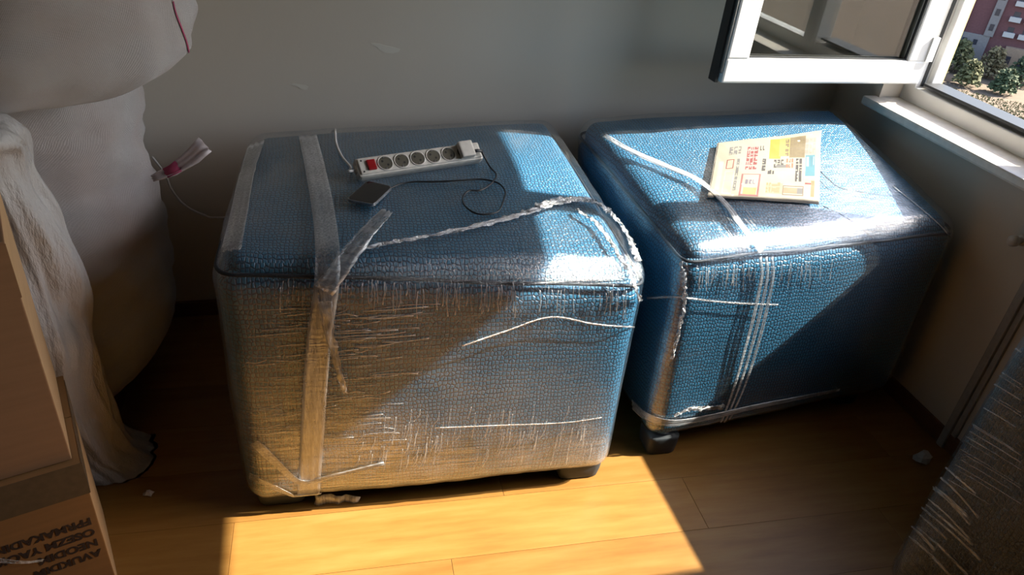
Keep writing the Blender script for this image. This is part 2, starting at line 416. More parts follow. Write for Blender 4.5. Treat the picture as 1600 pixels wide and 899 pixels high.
# window: frame, sill, mullion, fixed pane, open casement
win = empty('window_1', None, WM); structure(win, 'white plastic window with its casement swung open over the blue ottoman')
def wp(name, mat, *boxes, bev=.004, parent=None):
    m = MB()
    for b in boxes: m.box(*b, bev)
    return m.build(name, mat, parent or win, M=WM)
MUL = .415      # mullion position along the wall
FX0, FX1 = .085, .150
wp('sill', 'sill_stone', (-.050, FX0+.01, WIN_S0-.03, WIN_S1+.025, WIN_Z0-.032, WIN_Z0), bev=.008)
fr = wp('frame', 'pvc_white', (FX0, FX1, WIN_S0, WIN_S1, WIN_Z0, WIN_Z0+.055), (FX0, FX1, WIN_S0, WIN_S1, WIN_Z1-.055, WIN_Z1),
        (FX0, FX1, WIN_S0, WIN_S0+.055, WIN_Z0, WIN_Z1), (FX0, FX1, WIN_S1-.055, WIN_S1, WIN_Z0, WIN_Z1), (FX0-.004, FX1+.004, MUL-.042, MUL+.042, WIN_Z0+.03, WIN_Z1-.03))
wp('frame_step', 'pvc_white', (FX1-.02, FX1+.022, MUL+.05, WIN_S1-.03, WIN_Z0+.02, WIN_Z0+.068), (FX1-.02, FX1+.022, WIN_S1-.075, WIN_S1-.03, WIN_Z0+.03, WIN_Z1-.03), bev=.003)
wp('gasket', 'gasket', (FX0+.012, FX1+.024, MUL+.052, WIN_S1-.076, WIN_Z0+.0685, WIN_Z0+.076), (FX0+.02, FX0+.032, WIN_S1-.0585, WIN_S1-.0545, WIN_Z0+.06, WIN_Z1-.06), bev=0)
wp('outer_reveal', 'outer_plaster', (FX1+.024, T+.004, WIN_S1-.035, WIN_S1+.02, WIN_Z0-.03, WIN_Z1), (FX1+.024, T+.05, WIN_S0, WIN_S1-.035, WIN_Z0-.05, WIN_Z0+.012), bev=.003)
wp('fixed_pane', 'clear_glass', (.116, .122, WIN_S0+.05, MUL-.045, WIN_Z0+.05, WIN_Z1-.05), bev=0)
# casement sash, hinged at the far jamb, swung into the room
SW, SH, ST, SF = .775, WIN_Z1-WIN_Z0-.12, .062, .080
SASH_A = radians(3.5)
hinge = WM @ Vector((FX0-.012, WIN_S1-.045, WIN_Z0+.072))
SM = Matrix.Translation(hinge) @ Matrix.Rotation(pi+SASH_A, 4, 'Z')     # local x runs from the hinge into the room; y faces the camera
m = MB()
m.box(0, SW, -ST/2, ST/2, 0, SF, .007).box(0, SW, -ST/2, ST/2, SH-SF, SH, .007).box(0, SF, -ST/2, ST/2, SF-.004, SH-SF+.004, .007).box(SW-SF, SW, -ST/2, ST/2, SF-.004, SH-SF+.004, .007)
sash = m.build('sash', 'pvc_white', win, M=SM); sash['label'] = 'white plastic casement sash swung open'
def sp(name, mat, *boxes):
    m = MB()
    for b in boxes: m.box(*b)
    return m.build(name, mat, sash, M=SM)
sp('pane', 'sash_glass', (SF-.005, SW-SF+.005, -.006, .006, SF-.005, SH-SF+.005))
sp('glazing_bead', 'gasket', (SF-.004, SW-SF+.004, .014, .022, SF-.002, SF+.004), (SF-.002, SF+.004, .014, .022, SF, SH-SF), (SW-SF-.004, SW-SF+.002, .014, .022, SF, SH-SF))
sp('edge_seal', 'gasket', (SW-.001, SW+.010, -ST/2-.004, ST/2-.022, -.004, SH), (0, SW, -ST/2-.006, -ST/2+.018, -.007, .002))
sp('lock_strip', 'phone_metal', (SW+.0005, SW+.004, ST/2-.020, ST/2-.006, .03, SH-.03))
for z in (.08, SH-.13): sp('hinge', 'pvc_white', (-.016, .012, ST/2-.03, ST/2+.006, z, z+.08))
# white trim with a knob, low on the right wall
t1 = MB().box(-.022, 0, .246, .272, .0, .86, .004).box(-.012, 0, .228, .246, .0, .86, .003).build('trim_1', 'trim_white', M=WM); structure(t1, 'pale vertical trim strip on the wall beside the dark wrapped piece')
kn = empty('wall_knob', None, WM @ Matrix.Translation((0, .345, .735)))
KM = kn.matrix_world
MB().disc((0, 0, 0), (-1, 0, 0), .016, .006).build('base_plate', 'strip_white', kn, True, M=KM)
MB().tube([(-.005, 0, 0), (-.02, 0, 0), (-.028, 0, 0), (-.040, 0, 0), (-.046, 0, 0)], [.009, .010, .017, .017, .010], 16).build('knob_head', 'strip_white', kn, True, M=KM)
tag(kn, 'small round pale knob on the wall above the trim strip', 'knob')

# ------------------------------------------------------------------ ottomans
def lerp_corners(b, t): return [Vector(x) for x in b]+[Vector(x) for x in t]
def inset(pts, d):
    c = sum((Vector(p) for p in pts), Vector())/4
    out = []
    for p in pts:
        p = Vector(p); v = (c-p); v.z = 0
        out.append(p+Vector((d if v.x > 0 else -d, d if v.y > 0 else -d, 0)))
    return out
def up(pts, dz): return [Vector(p)+Vector((0, 0, dz if not isinstance(dz, (list, tuple)) else dz[i])) for i, p in enumerate(pts)]
def loop_at(pts, r, seg=6, n=14):
    """closed rounded outline through 4 corners"""
    P = [Vector(p) for p in pts]; out = []
    for i in range(4):
        p, a_, b_ = P[i], P[i-1], P[(i+1) % 4]
        da, db = (a_-p).normalized(), (b_-p).normalized(); p0, p1 = p+da*r, p+db*r
        for k in range(seg+1):
            t = k/seg; out.append((p0*(1-t)+p*t)*(1-t)+(p*(1-t)+p1*t)*t)
        q1 = P[(i+1) % 4]-db*r
        for k in range(1, n): out.append(p1+(q1-p1)*(k/n))
    out.append(out[0]); return out

def foot(parent, x, y, dx, dy, h):
    m = MB(); k = 14; rings = []
    for z, s in ((0, .86), (.008, .92), (h*.6, .98), (h, 1.0), (h+.012, .98)):
        rings.append([(x+dx*s*math.copysign(abs(cos(2*pi*j/k))**.35, cos(2*pi*j/k)), y+dy*s*math.copysign(abs(sin(2*pi*j/k))**.35, sin(2*pi*j/k)), z) for j in range(k)])
    v = [q for r_ in rings for q in r_]; f = [(i*k+j, i*k+(j+1) % k, (i+1)*k+(j+1) % k, (i+1)*k+j) for i in range(4) for j in range(k)]
    f += [tuple(range(k)), tuple(4*k+j for j in range(k))]
    return m.add(v, f).build('foot', 'foot_plastic', parent, True)

def ottoman(base, b, t, pad, pad_in, label, seed, matn='croc_blue', filmn='film_front', pad_top=.02, fr_=.012, r=.055):
    """b / t: bottom and seam corners; pad: heights of the cushion above the seam at its four corners."""
    root = empty('ottoman', base)
    V, F = soft_box(lerp_corners(b, t), r, 30, 0, fr_, .008, .006, 3.2, seed); box_uv(obj('body', V, F, matn, root, True))
    pb = inset(up(t, -.035), pad_in); pt = inset(up(t, pad), pad_in+.004)
    V, F = soft_box(lerp_corners(pb, pt), .05, 30, pad_top, .004, .004, .007, 3.2, seed); box_uv(obj('cushion', V, F, matn, root, True))
    lp = [q+noise.noise_vector(q*3.2+Vector((seed, 0, 0)))*.006+noise.noise_vector(q*9)*.0035 for q in loop_at(inset(up(t, -.004), .008), .05)]
    MB().tube(lp, .0048, 8, False).build('piping', 'cord_piping', root, True)
    V, F = soft_box(lerp_corners(inset(up(b, -.006), -.007), inset(up(t, [p+.009 for p in pad]), -.007)), .066, 44, pad_top+.004, fr_+.006, .012, .007, 3.2, seed, wr=.0022)
    fo = obj('stretch_film', V, F, filmn, root, True); fo['label'] = 'clear stretch film pulled tight round it'
    tag(root, label, 'ottoman', 'film wrapped ottomans')
    return root, Surf(V, F)

# near, left ottoman
b1 = [(-.268, 1.450, .034), (.745, 1.440, .052), (.735, 2.38, .06), (-.245, 2.30, .05)]
t1_ = [(-.282, 1.480, .745), (.758, 1.465, .675), (.730, 2.385, .735), (-.262, 2.30, .715)]
ott1, S1 = ottoman((.25, 1.9, 0), b1, t1_, [.022, .045, .050, .040], .026, 'nearer blue crocodile-embossed ottoman with the power strip and phone on top, wrapped in film', 3)
for x, y in ((-.180, 1.525), (.665, 1.515), (.66, 2.31), (-.17, 2.24)): foot(ott1, x, y, .068, .055, .055)
# far, right ottoman
b2 = [(.905, 1.530, .055), (1.85, 1.665, .060), (1.80, 2.375, .075), (.85, 2.32, .075)]
t2_ = [(.880, 1.555, .690), (1.870, 1.690, .680), (1.810, 2.385, .785), (.800, 2.35, .745)]
ott2, S2 = ottoman((1.33, 1.95, 0), b2, t2_, [.030, .030, .065, .055], .020, 'farther blue crocodile-embossed ottoman under the window with the newspaper on top, wrapped in film', 8, 'croc_blue', 'film_light', pad_top=.03)
for x, y in ((.955, 1.575), (1.71, 1.73), (1.71, 2.30), (.93, 2.26)): foot(ott2, x, y, .052, .048, .062)
# dark piece at the right edge of the picture
b3 = [(1.42, .20, .05), (1.90, .20, .05), (1.88, 1.005, .04), (1.355, 1.010, .04)]
t3_ = [(1.43, .20, .83), (1.90, .20, .83), (1.88, 1.005, .83), (1.365, 1.010, .83)]
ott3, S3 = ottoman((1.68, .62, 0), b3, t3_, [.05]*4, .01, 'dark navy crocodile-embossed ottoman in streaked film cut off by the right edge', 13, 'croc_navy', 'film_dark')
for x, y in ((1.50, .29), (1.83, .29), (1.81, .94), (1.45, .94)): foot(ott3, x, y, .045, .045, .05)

def strap(S, root, name, pix, width, mat='film_strap', off=.004, fold=0.0, jit=0, across=6, seed=1, n=7):
    P = S.path(pix, off, n)
    if len(P) < 3: return None
    V, F = ribbon(P, width, .0012, across, jit, seed, fold); return obj(name, V, F, mat, root, True)
# film bands pulled over the near ottoman
strap(S1, ott1, 'film_strap', [(481, 214), (492, 262), (505, 330), (512, 395), (510, 450), (500, 520), (493, 600), (487, 700), (482, 770)], (.052, .058), fold=.0035)
strap(S1, ott1, 'film_strap', [(402, 226), (386, 280), (374, 340), (362, 395)], (.05, .045), fold=.006, seed=4)
strap(S1, ott1, 'film_strap', [(398, 690), (430, 720), (470, 752), (520, 742), (600, 722)], (.030, .008), 'film_strap_cross', fold=.004, seed=5)
strap(S1, ott1, 'film_strap', [(392, 742), (430, 760), (470, 775), (500, 768)], (.022, .012), 'film_strap_cross', fold=.004, seed=6)
strap(S1, ott1, 'film_edge', [(722, 540), (790, 517), (860, 495), (930, 506), (1000, 512)], .004, 'film_crinkle', .003, across=2)
strap(S1, ott1, 'film_edge', [(680, 668), (780, 664), (880, 660), (940, 652)], .003, 'film_crinkle', .003, across=2)
# crumpled ridge of film along the front edge of the cushion
strap(S1, ott1, 'film_ridge', [(560, 392), (640, 378), (720, 362), (800, 342), (850, 326)], (.006, .022), 'film_crinkle', .004, jit=.0045, across=5, seed=11, n=14)
strap(S1, ott1, 'film_ridge', [(840, 328), (885, 316), (925, 318), (955, 340), (978, 372), (994, 410)], (.030, .020), 'film_crinkle', .004, jit=.006, across=7, seed=12, n=14)
strap(S1, ott1, 'film_ridge', [(900, 330), (935, 356), (962, 395), (985, 432), (998, 470)], (.012, .010), 'film_crinkle', .003, jit=.004, across=4, seed=13, n=12)
# torn loose end of film that stands off the cushion
P = S1.path([(506, 452), (528, 428), (556, 400), (582, 376), (604, 358)], .006, 6)
P = [(p+Vector((0, -.01, .045))*((i/(len(P)-1))**1.3), n) for i, (p, n) in enumerate(P)]
V, F = ribbon(P, (.046, .030), .0012, 6, .0016, 21, .007); obj('film_tail', V, F, 'film_strap_cross', ott1, True)
P = S1.path([(510, 468), (514, 510), (524, 552), (534, 590), (540, 610)], .007, 6)
V, F = ribbon(P, (.030, .010), .0012, 5, .003, 22, .006); obj('film_tail', V, F, 'film_strap', ott1, True)
# fine stretch wrinkles in the film, too many to count
def wrinkles(S, root, name, lines, mat, seed):
    rg_ = random.Random(seed); V, F = [], []
    for pix, w in lines:
        P_ = S.path(pix, .0012, 3)
        if len(P_) < 3: continue
        v_, f_ = ribbon(P_, w, .0006, 2, .0004, rg_.randint(0, 999), .0006); n0 = len(V); V += v_; F += [tuple(q+n0 for q in f) for f in f_]
    o = obj(name, V, F, mat, root, True); o['kind'] = 'stuff'; return o
rg = random.Random(41); L1 = []
for k in range(95):                       # upright, just below the seam
    x = rg.uniform(420, 985); y = 436+rg.uniform(-4, 14)+(x-420)*.022; h = rg.uniform(16, 44)
    L1.append(([(x, y), (x+rg.uniform(-2, 2), y+h*.5), (x+rg.uniform(-3, 1), y+h)], rg.choice((.0010, .0014, .0020))))
for k in range(120):                      # level, on the left half of the front
    x = rg.uniform(385, 600); y = rg.uniform(480, 690); w = rg.uniform(25, 110)*(1-.5*(y-480)/210)
    L1.append(([(x, y), (x+w*.5, y-w*.03+rg.uniform(-3, 3)), (x+w, y-w*.07+rg.uniform(-3, 3))], rg.choice((.0010, .0014, .0022))))
for k in range(90):                       # slanting down to the lower edge
    x = rg.uniform(560, 930); y = rg.uniform(640, 715)-(x-560)*.03; h = rg.uniform(14, 40)
    L1.append(([(x, y), (x-2, y+h*.5), (x-rg.uniform(3, 12), y+h)], rg.choice((.0010, .0014))))
wrinkles(S1, ott1, 'film_wrinkles', L1, 'film_strap', 1)
L2 = []
for k in range(60):
    x = rg.uniform(1085, 1300); y = 418+rg.uniform(-3, 10)-(x-1085)*.05; h = rg.uniform(12, 34)
    L2.append(([(x, y), (x-1, y+h*.5), (x-rg.uniform(0, 4), y+h)], rg.choice((.0010, .0014))))
for k in range(26):
    x = rg.uniform(1110, 1180); y = rg.uniform(318, 370); h = rg.uniform(12, 30)
    L2.append(([(x, y), (x+h*.4, y+h*.5), (x+h*.8, y+h)], .0012))
wrinkles(S2, ott2, 'film_wrinkles', L2, 'film_strap', 2)
# scrap of film hanging under the front edge
P = [(at_y(x, y, 1.47), Vector((0, -1, .1)).normalized()) for x, y in ((528, 772), (526, 782), (522, 792), (520, 803), (517, 811))]
V, F = ribbon(P, (.13, .085), .0012, 9, .004, 23, .008); obj('film_flap', V, F, 'film_strap', ott1, True)
# film bands on the far ottoman
strap(S2, ott2, 'film_strap', [(945, 214), (985, 238), (1040, 262), (1090, 284), (1130, 318), (1160, 358), (1190, 392)], (.016, .026), 'film_band', fold=.005, seed=31)
for k, dx in enumerate((-9, 0, 9)):
    strap(S2, ott2, 'film_strap', [(1196+dx, 402), (1198+dx, 430), (1189+dx, 480), (1174+dx, 540), (1156+dx*.9, 600), (1138+dx*.7, 645), (1124+dx*.5, 676)], .0085, 'film_band', fold=.002, seed=32+k, across=4, off=.002)
strap(S2, ott2, 'film_strap', [(990, 632), (1012, 650), (1050, 660), (1110, 650), (1180, 634), (1250, 620), (1310, 608)], (.034, .010), 'film_band', fold=.003, seed=36)
strap(S2, ott2, 'film_edge', [(1012, 466), (1060, 464), (1110, 470), (1160, 474), (1215, 476)], (.006, .005), 'film_crinkle', .003, across=2)
strap(S2, ott2, 'film_ridge', [(1052, 648), (1075, 638), (1100, 636), (1130, 634)], (.012, .016), 'film_crinkle', .004, jit=.004, across=5, seed=38, n=10)
strap(S2, ott2, 'film_ridge', [(1064, 408), (1070, 440), (1068, 480), (1060, 520), (1050, 560)], (.010, .008), 'film_crinkle', .002, jit=.004, across=4, seed=39, n=12)
strap(S2, ott2, 'film_edge', [(1395, 292), (1430, 320), (1470, 355), (1500, 392)], .003, 'film_crinkle', .003, across=2)
for pix in ([(1282, 268), (1310, 292), (1345, 300), (1392, 306)], [(1286, 322), (1315, 336), (1345, 356), (1366, 374)]):
    strap(S2, ott2, 'cover_seam', pix, .0035, 'cord_piping', .0, across=2)
# film pulled in folds round the dark piece
rng = random.Random(5)
for k in range(26):
    y0 = 500+k*10+rng.uniform(-5, 5); x0 = max(1482, 1600-(y0-470)*.60+rng.uniform(6, 60)); L_ = min(rng.uniform(50, 150), 1596-x0)
    if L_ < 15: continue
    strap(S3, ott3, 'film_edge', [(x0, y0), (x0+L_*.5, y0+L_*.5*.58), (x0+L_, y0+L_*.60)], rng.choice((.0012, .0018, .0026)), 'film_crinkle', .001, across=2, seed=60+k)
for k in range(12):
    x0 = 1462-k*5+rng.uniform(-4, 14); y0 = 728+k*9+rng.uniform(-4, 4); L_ = rng.uniform(30, 95)
    strap(S3, ott3, 'film_ridge', [(x0, y0), (x0+L_*.5, y0+L_*.42), (x0+L_, y0+L_*rng.uniform(.8, 1.0))], (.003, rng.uniform(.004, .011)), 'film_strap_cross', .001, jit=.001, across=4, seed=90+k)

# ------------------------------------------------------------------ power strip with its cord
pL, nL = S1.px(574, 282, .0); pR, nR = S1.px(744, 256, .0)
ex = (pR-pL).normalized(); nz = ((nL+nR)/2).normalized(); ey = nz.cross(ex).normalized(); nz = ex.cross(ey)
tilt = radians(40); fy = ey*cos(tilt)+nz*sin(tilt); fz = nz*cos(tilt)-ey*sin(tilt)     # face leans towards the viewer
LEN = .375; WID = .056; THK = .038; mid = (pL+pR)/2
org = mid - ex*(LEN/2) + fz*0.0 + nz*(.004 + THK*0.0) + ey*.004
PM = Matrix(((ex.x, fy.x, fz.x, org.x), (ex.y, fy.y, fz.y, org.y), (ex.z, fy.z, fz.z, org.z), (0, 0, 0, 1)))
strip = empty('power_strip', None, PM)
def ps(m, name, mat, smooth=False, parent=None): return m.build(name, mat, parent or strip, smooth, M=PM)
# case is a frame with round wells
bm = MB(); bm.box(0, LEN, 0, WID, -THK*.5, THK*.5-.004, .008); body = ps(bm, 'case', 'strip_white', False)
bm = MB(); bm.box(.006, LEN-.006, .005, WID-.005, THK*.5-.006, THK*.5-.0005, .003); ps(bm, 'face_plate', 'strip_white')
ps(MB().box(.028, .052, .013, WID-.013, THK*.5-.003, THK*.5+.0055, .003), 'rocker_switch', 'switch_red')
for y in (.012, WID-.012): ps(MB().disc((.015, y, THK*.5-.001), (0, 0, 1), .0026, .0012, 10), 'screw', 'gasket')
SX = [.079+i*.0475 for i in range(6)]
for i, x in enumerate(SX):
    c = (x, WID/2, THK*.5-.001); k = 26
    v = []; f = []
    for (r_, z) in ((.0222, 0), (.0222, .0026), (.0196, .0026), (.0186, -.0002)):
        v += [(c[0]+r_*cos(2*pi*j/k), c[1]+r_*sin(2*pi*j/k), c[2]+z) for j in range(k)]
    f = [(q*k+j, q*k+(j+1) % k, (q+1)*k+(j+1) % k, (q+1)*k+j) for q in range(3) for j in range(k)]
    so_ = obj('socket', v, f, 'strip_white', strip, True, PM)
    ps(MB().disc((c[0], c[1], c[2]+.0001), (0, 0, 1), .0187, .0012, 26), 'well', 'socket_beige', False, so_)
    for sx_ in (-.0068, .0068):
        ps(MB().disc((c[0]+sx_, c[1]-sx_*.9, c[2]+.0012), (0, 0, 1), .0034, .0005, 10), 'pin_hole', 'hole_black', False, so_)
    for y0, y1 in ((.0135, .0182), (-.0182, -.0135)): ps(MB().box(c[0]-.0022, c[0]+.0022, c[1]+y0, c[1]+y1, c[2]+.001, c[2]+.003), 'earth_clip', 'phone_metal', False, so_)
ps(MB().box(-.003, 0.002, 0.018, .038, -.008, .008, .002), 'cord_grip', 'strip_white')
pc = PM @ Vector((-.003, .028, 0))
path = [pc, pc-ex*.018]
for x, y in ((548, 264), (535, 248), (526, 228), (524, 212)):
    q, n_ = S1.px(x, y, .0048)
    if q is not None: path.append(q)
e_ = path[-1]
path += [Vector((e_.x, 2.325, .752)), Vector((e_.x-.01, 2.372, .71)), Vector((.02, 2.395, .60)), Vector((-.12, 2.40, .42))]
for x, y in ((346, 340), (318, 336), (288, 320), (268, 296), (258, 272)):
    path.append(at_y(x, y, bwy(-.35)-.02))
path.append(path[-1]+Vector((-.03, .0, .06)))
MB().tube(smoothpath(path, 8), .0036, 8).build('cord', 'cord_white', strip, True)
tag(strip, 'grey-white six socket power strip with red switch lying on the nearer ottoman', 'power strip')

# phone charger in the last socket, its black cable looping to the phone
ch = empty('phone_charger', None, PM)
xs = SX[5]
MB().box(xs-.017, xs+.026, .004, WID-.003, THK*.5+.0022, THK*.5+.022, .005).build('charger_block', 'strip_white', ch, M=PM)
plug = PM @ Vector((xs+.026, .020, THK*.5+.012))
MB().tube([plug-ex*.002, plug+ex*.012, plug+ex*.028-nz*.004], [.0052, .0048, .0036], 10).build('cable_plug', 'cord_black', ch, True)
path = [plug+ex*.024-nz*.003]
for x, y in ((765, 262), (775, 274), (770, 286), (752, 299), (733, 300), (723, 310), (725, 322), (740, 334), (758, 337), (778, 332), (786, 316), (789, 301), (778, 288), (752, 282), (718, 284), (680, 286), (648, 286), (624, 290), (606, 298)):
    q, n_ = S1.px(x, y, .0035); path.append(q)
MB().tube(smoothpath(path, 6), .0024, 8).build('cable', 'cord_black', ch, True)
tag(ch, 'white phone charger in the last socket with a looping black cable', 'charger')

# smartphone
cor = [S1.px(*q)[0] for q in ((542, 318), (584, 326), (613, 298), (574, 289))]
def slab(c4, z0, z1, nn, sh=0, r=.0, k=5):
    c4 = [Vector(c) for c in c4]; cen = sum(c4, Vector())/4
    pts = loop_at([cen+(c-cen)*(1-sh) for c in c4], max(.004, r), k, 3)[:-1]; m = len(pts)
    v = [p+nn*z0 for p in pts]+[p+nn*z1 for p in pts]
    return v, [tuple(range(m)), tuple(range(m, 2*m))]+[(j, (j+1) % m, m+(j+1) % m, m+j) for j in range(m)]
nn = ((cor[1]-cor[0]).cross(cor[3]-cor[0])).normalized()
ph = empty('smartphone', sum(cor, Vector())/4)
V, F = slab(cor, .004, .0125, nn, 0, .012); obj('case', V, F, 'phone_metal', ph)
V, F = slab(cor, .0126, .0134, nn, .045, .011); obj('screen', V, F, 'phone_glass', ph)
tag(ph, 'dark smartphone with a pale metal edge lying below the power strip', 'phone')

# ------------------------------------------------------------------ newspaper, its print painted on as flat ink
def color_attr_mat(name, rough=.65):
    a = N(name); at = a.n('Attribute', attribute_name='ink'); f = a.noise(a.coord(), 120, 2)
    return a.set(at.outputs['Color'], rough, a.bump(f, .06, .001))
color_attr_mat('newsprint')
cor = []
for q in ((1107, 309), (1277, 320), (1279, 211), (1122, 226)):
    cor.append(S2.px(*q)[0])
NU, NV = 116, 80
paper = (0.281, 0.254, 0.199); red = (0.195, 0.023, 0.023); pink = (0.234, 0.078, 0.078); dark = (0.023, 0.020, 0.022); yel = (0.265, 0.242, 0.006); cyan = (0.039, 0.187, 0.250); tan_ = (0.156, 0.117, 0.047); gry = (0.125, 0.125, 0.125)
ink = [[paper]*NU for _ in range(NV)]
def rect(u0, u1, v0, v1, c, p=1.0):
    rg = random.Random(int(u0*997+v0*31))
    for j in range(int(v0*NV), min(NV, int(v1*NV))):
        for i in range(int(u0*NU), min(NU, int(u1*NU))):
            if rg.random() < p: ink[j][i] = c
def frame_(u0, u1, v0, v1, c, w=.012):
    rect(u0, u1, v0, v0+w*1.4, c); rect(u0, u1, v1-w*1.4, v1, c); rect(u0, u0+w, v0, v1, c); rect(u1-w, u1, v0, v1, c)
def glyphs(u0, u1, v0, v1, c, nu, nv, seed):
    rg = random.Random(seed)
    for a_ in range(nu):
        for b_ in range(nv):
            x0 = u0+(u1-u0)*a_/nu; x1 = x0+(u1-u0)/nu*.78; y0 = v0+(v1-v0)*b_/nv; y1 = y0+(v1-v0)/nv*.8
            for k in range(3):
                if rg.random() < .5: rect(x0, x0+max(.011, (x1-x0)*.36), y0, y1, c) if k else rect(x1-max(.011, (x1-x0)*.36), x1, y0, y1, c)
                else: yy_ = y0+(y1-y0)*rg.choice((0, .4, .75)); rect(x0, x1, yy_, yy_+.024, c)
# v runs from the near edge (0) to the far edge (1)
rect(.50, .62, .60, .95, yel); rect(.60, .72, .64, .95, (0.340, 0.276, 0.074)); rect(.70, .86, .62, .96, tan_); glyphs(.66, .86, .64, .94, (0.138, 0.101, 0.041), 5, 4, 3)
rect(.86, .97, .66, .92, (0.331, 0.285, 0.239)); glyphs(.86, .97, .68, .92, (0.253, 0.207, 0.175), 3, 3, 4)
rect(.865, .965, .34, .66, cyan); rect(.875, .905, .48, .63, (0.322, 0.377, 0.396)); rect(.915, .935, .48, .63, (0.046, 0.161, 0.221)); rect(.94, .955, .50, .63, (0.322, 0.377, 0.396))
rect(.865, .965, .16, .30, (0.368, 0.304, 0.239)); rect(.93, .96, .07, .28, (0.184, 0.152, 0.055)); rect(.87, .93, .22, .24, red)
glyphs(.775, .835, .26, .62, dark, 2, 7, 5); rect(.65, .76, .28, .42, (0.276, 0.276, 0.267)); glyphs(.56, .66, .46, .60, dark, 3, 2, 6); rect(.58, .70, .46, .50, gry); glyphs(.68, .75, .46, .62, (0.253, 0.101, 0.055), 3, 2, 7)
glyphs(.50, .57, .36, .42, dark, 3, 1, 8)
rect(.50, .66, .08, .22, (0.340, 0.285, 0.184)); glyphs(.50, .64, .09, .22, (0.267, 0.207, 0.101), 5, 3, 9); rect(.66, .84, .09, .17, (0.304, 0.184, 0.101)); frame_(.66, .86, .07, .19, (0.138, 0.092, 0.055), .007); rect(.80, .85, .09, .17, gry)
rect(.28, .405, .42, .86, (0.386, 0.285, 0.267)); glyphs(.285, .40, .43, .85, red, 3, 6, 10); frame_(.265, .44, .03, .36, pink, .016); rect(.30, .42, .06, .16, (0.368, 0.267, 0.092)); glyphs(.31, .41, .20, .28, (0.115, 0.101, 0.138), 3, 1, 11)
glyphs(.44, .485, .40, .62, dark, 2, 4, 12); glyphs(.41, .46, .76, .86, dark, 2, 1, 15)
glyphs(.12, .24, .70, .86, gry, 3, 3, 13); frame_(.11, .18, .46, .62, red, .010); glyphs(.20, .235, .10, .62, gry, 1, 9, 14); frame_(.11, .19, .06, .42, (0.331, 0.285, 0.350), .006); rect(.11, .19, .24, .25, (0.276, 0.230, 0.285)); rect(.04, .08, .1, .6, (0.359, 0.322, 0.340))
V = []; F = []
nn = ((cor[1]-cor[0]).cross(cor[3]-cor[0])).normalized()
def npt(u, v, lift):
    p = (cor[0]*(1-u)+cor[1]*u)*(1-v)+(cor[3]*(1-u)+cor[2]*u)*v
    h_ = S2.t.ray_cast(p+nn*.12, -nn)
    if h_[0] is not None: p = h_[0]
    wv = .0050+.002*sin(u*5+1)*sin(v*3)+.014*max(0, v-.75)*max(0, u-.6)*8
    return p+nn*(wv+lift)
np_ = empty('newspaper', sum(cor, Vector())/4)
def sheet(lift, e, name, mat, nu=NU, nv=NV):
    V = [npt(-e+(1+2*e)*i/nu, -e+(1+2*e)*j/nv, lift) for j in range(nv+1) for i in range(nu+1)]
    F = [(j*(nu+1)+i, j*(nu+1)+i+1, (j+1)*(nu+1)+i+1, (j+1)*(nu+1)+i) for j in range(nv) for i in range(nu)]
    return obj(name, V, F, mat, np_, True)
top = sheet(.0012, 0, 'front_page', 'newsprint')
atr = top.data.attributes.new('ink', 'FLOAT_COLOR', 'FACE')
cols = []
for j in range(NV):
    for i in range(NU): cols += [q*(.62 if ink[j][i] is paper else .46) for q in ink[j][i]]+[1.0]
atr.data.foreach_set('color', cols)
for k, e in ((-.0002, .008), (.0004, .003), (-.0010, .012)):
    s_ = sheet(k, e, 'inner_page', 'paper_white', 16, 12)
tag(np_, 'folded colour newspaper page lying on the farther ottoman', 'newspaper')

# ------------------------------------------------------------------ cardboard boxes at the left
edge_d = (at_z(110, 703, .47)-at_z(0, 735, .47)); ang = math.atan2(edge_d.y, edge_d.x)
def carton(name, px_, py_, rot, L, D, z0, z1, mat, label, flap=True):
    M = Matrix.Translation((px_, py_, z0)) @ Matrix.Rotation(rot, 4, 'Z')      # local origin: front right bottom corner, x to the right
    root = empty(name, None, M); H = z1-z0; t = .006
    m = MB()
    m.box(-L, 0, 0, t, 0, H, .002); m.build('front_panel', mat, root, M=M)
    MB().box(-t, .0005, .0006, D, 0, H, .002).build('side_panel', 'cardboard_edge', root, M=M)
    MB().box(-L, -L+t, 0, D, 0, H, .002).build('side_panel', mat, root, M=M)
    MB().box(-L, 0, D-t, D, 0, H, .002).build('back_panel', mat, root, M=M)
    MB().box(-L+t, -t, t, D-t, 0, t, 0).build('bottom', mat, root, M=M)
    MB().box(-L, .001, 0, D*.497, H, H+t, .002).build('flap', mat, root, M=M)
    MB().box(-L, .001, D*.503, D, H, H+t, .002).build('flap', mat, root, M=M)
    return root, M
cA, MA = carton('cardboard_box', -.530, 1.225, ang, .52, .31, 0, .455, 'cardboard_old', '')
tag(cA, 'lower cardboard box on the floor, printed with upside-down dark lettering', 'box', 'stacked cardboard boxes')
MB().box(-.5205, .0012, -.0012, 0, .375, .4615).build('packing_tape', 'packing_tape', cA, M=MA)
MB().box(0.0006, .0020, .0, .29, .375, .4615).build('packing_tape', 'packing_tape', cA, M=MA)
cB, MB_ = carton('cardboard_box', -.548, 1.235, ang, .50, .30, .464, .965, 'cardboard', '')
tag(cB, 'upper cardboard box half covered by the plastic bag, plain brown face', 'box', 'stacked cardboard boxes')
MB().box(-.40, -.385, -.0012, .0002, .415, .43).build('print_mark', 'ink_dark', cB, M=MB_)
MB().box(-.5, .0015, -.0010, .0002, .395, .503).build('front_flap', 'cardboard', cB, M=MB_)
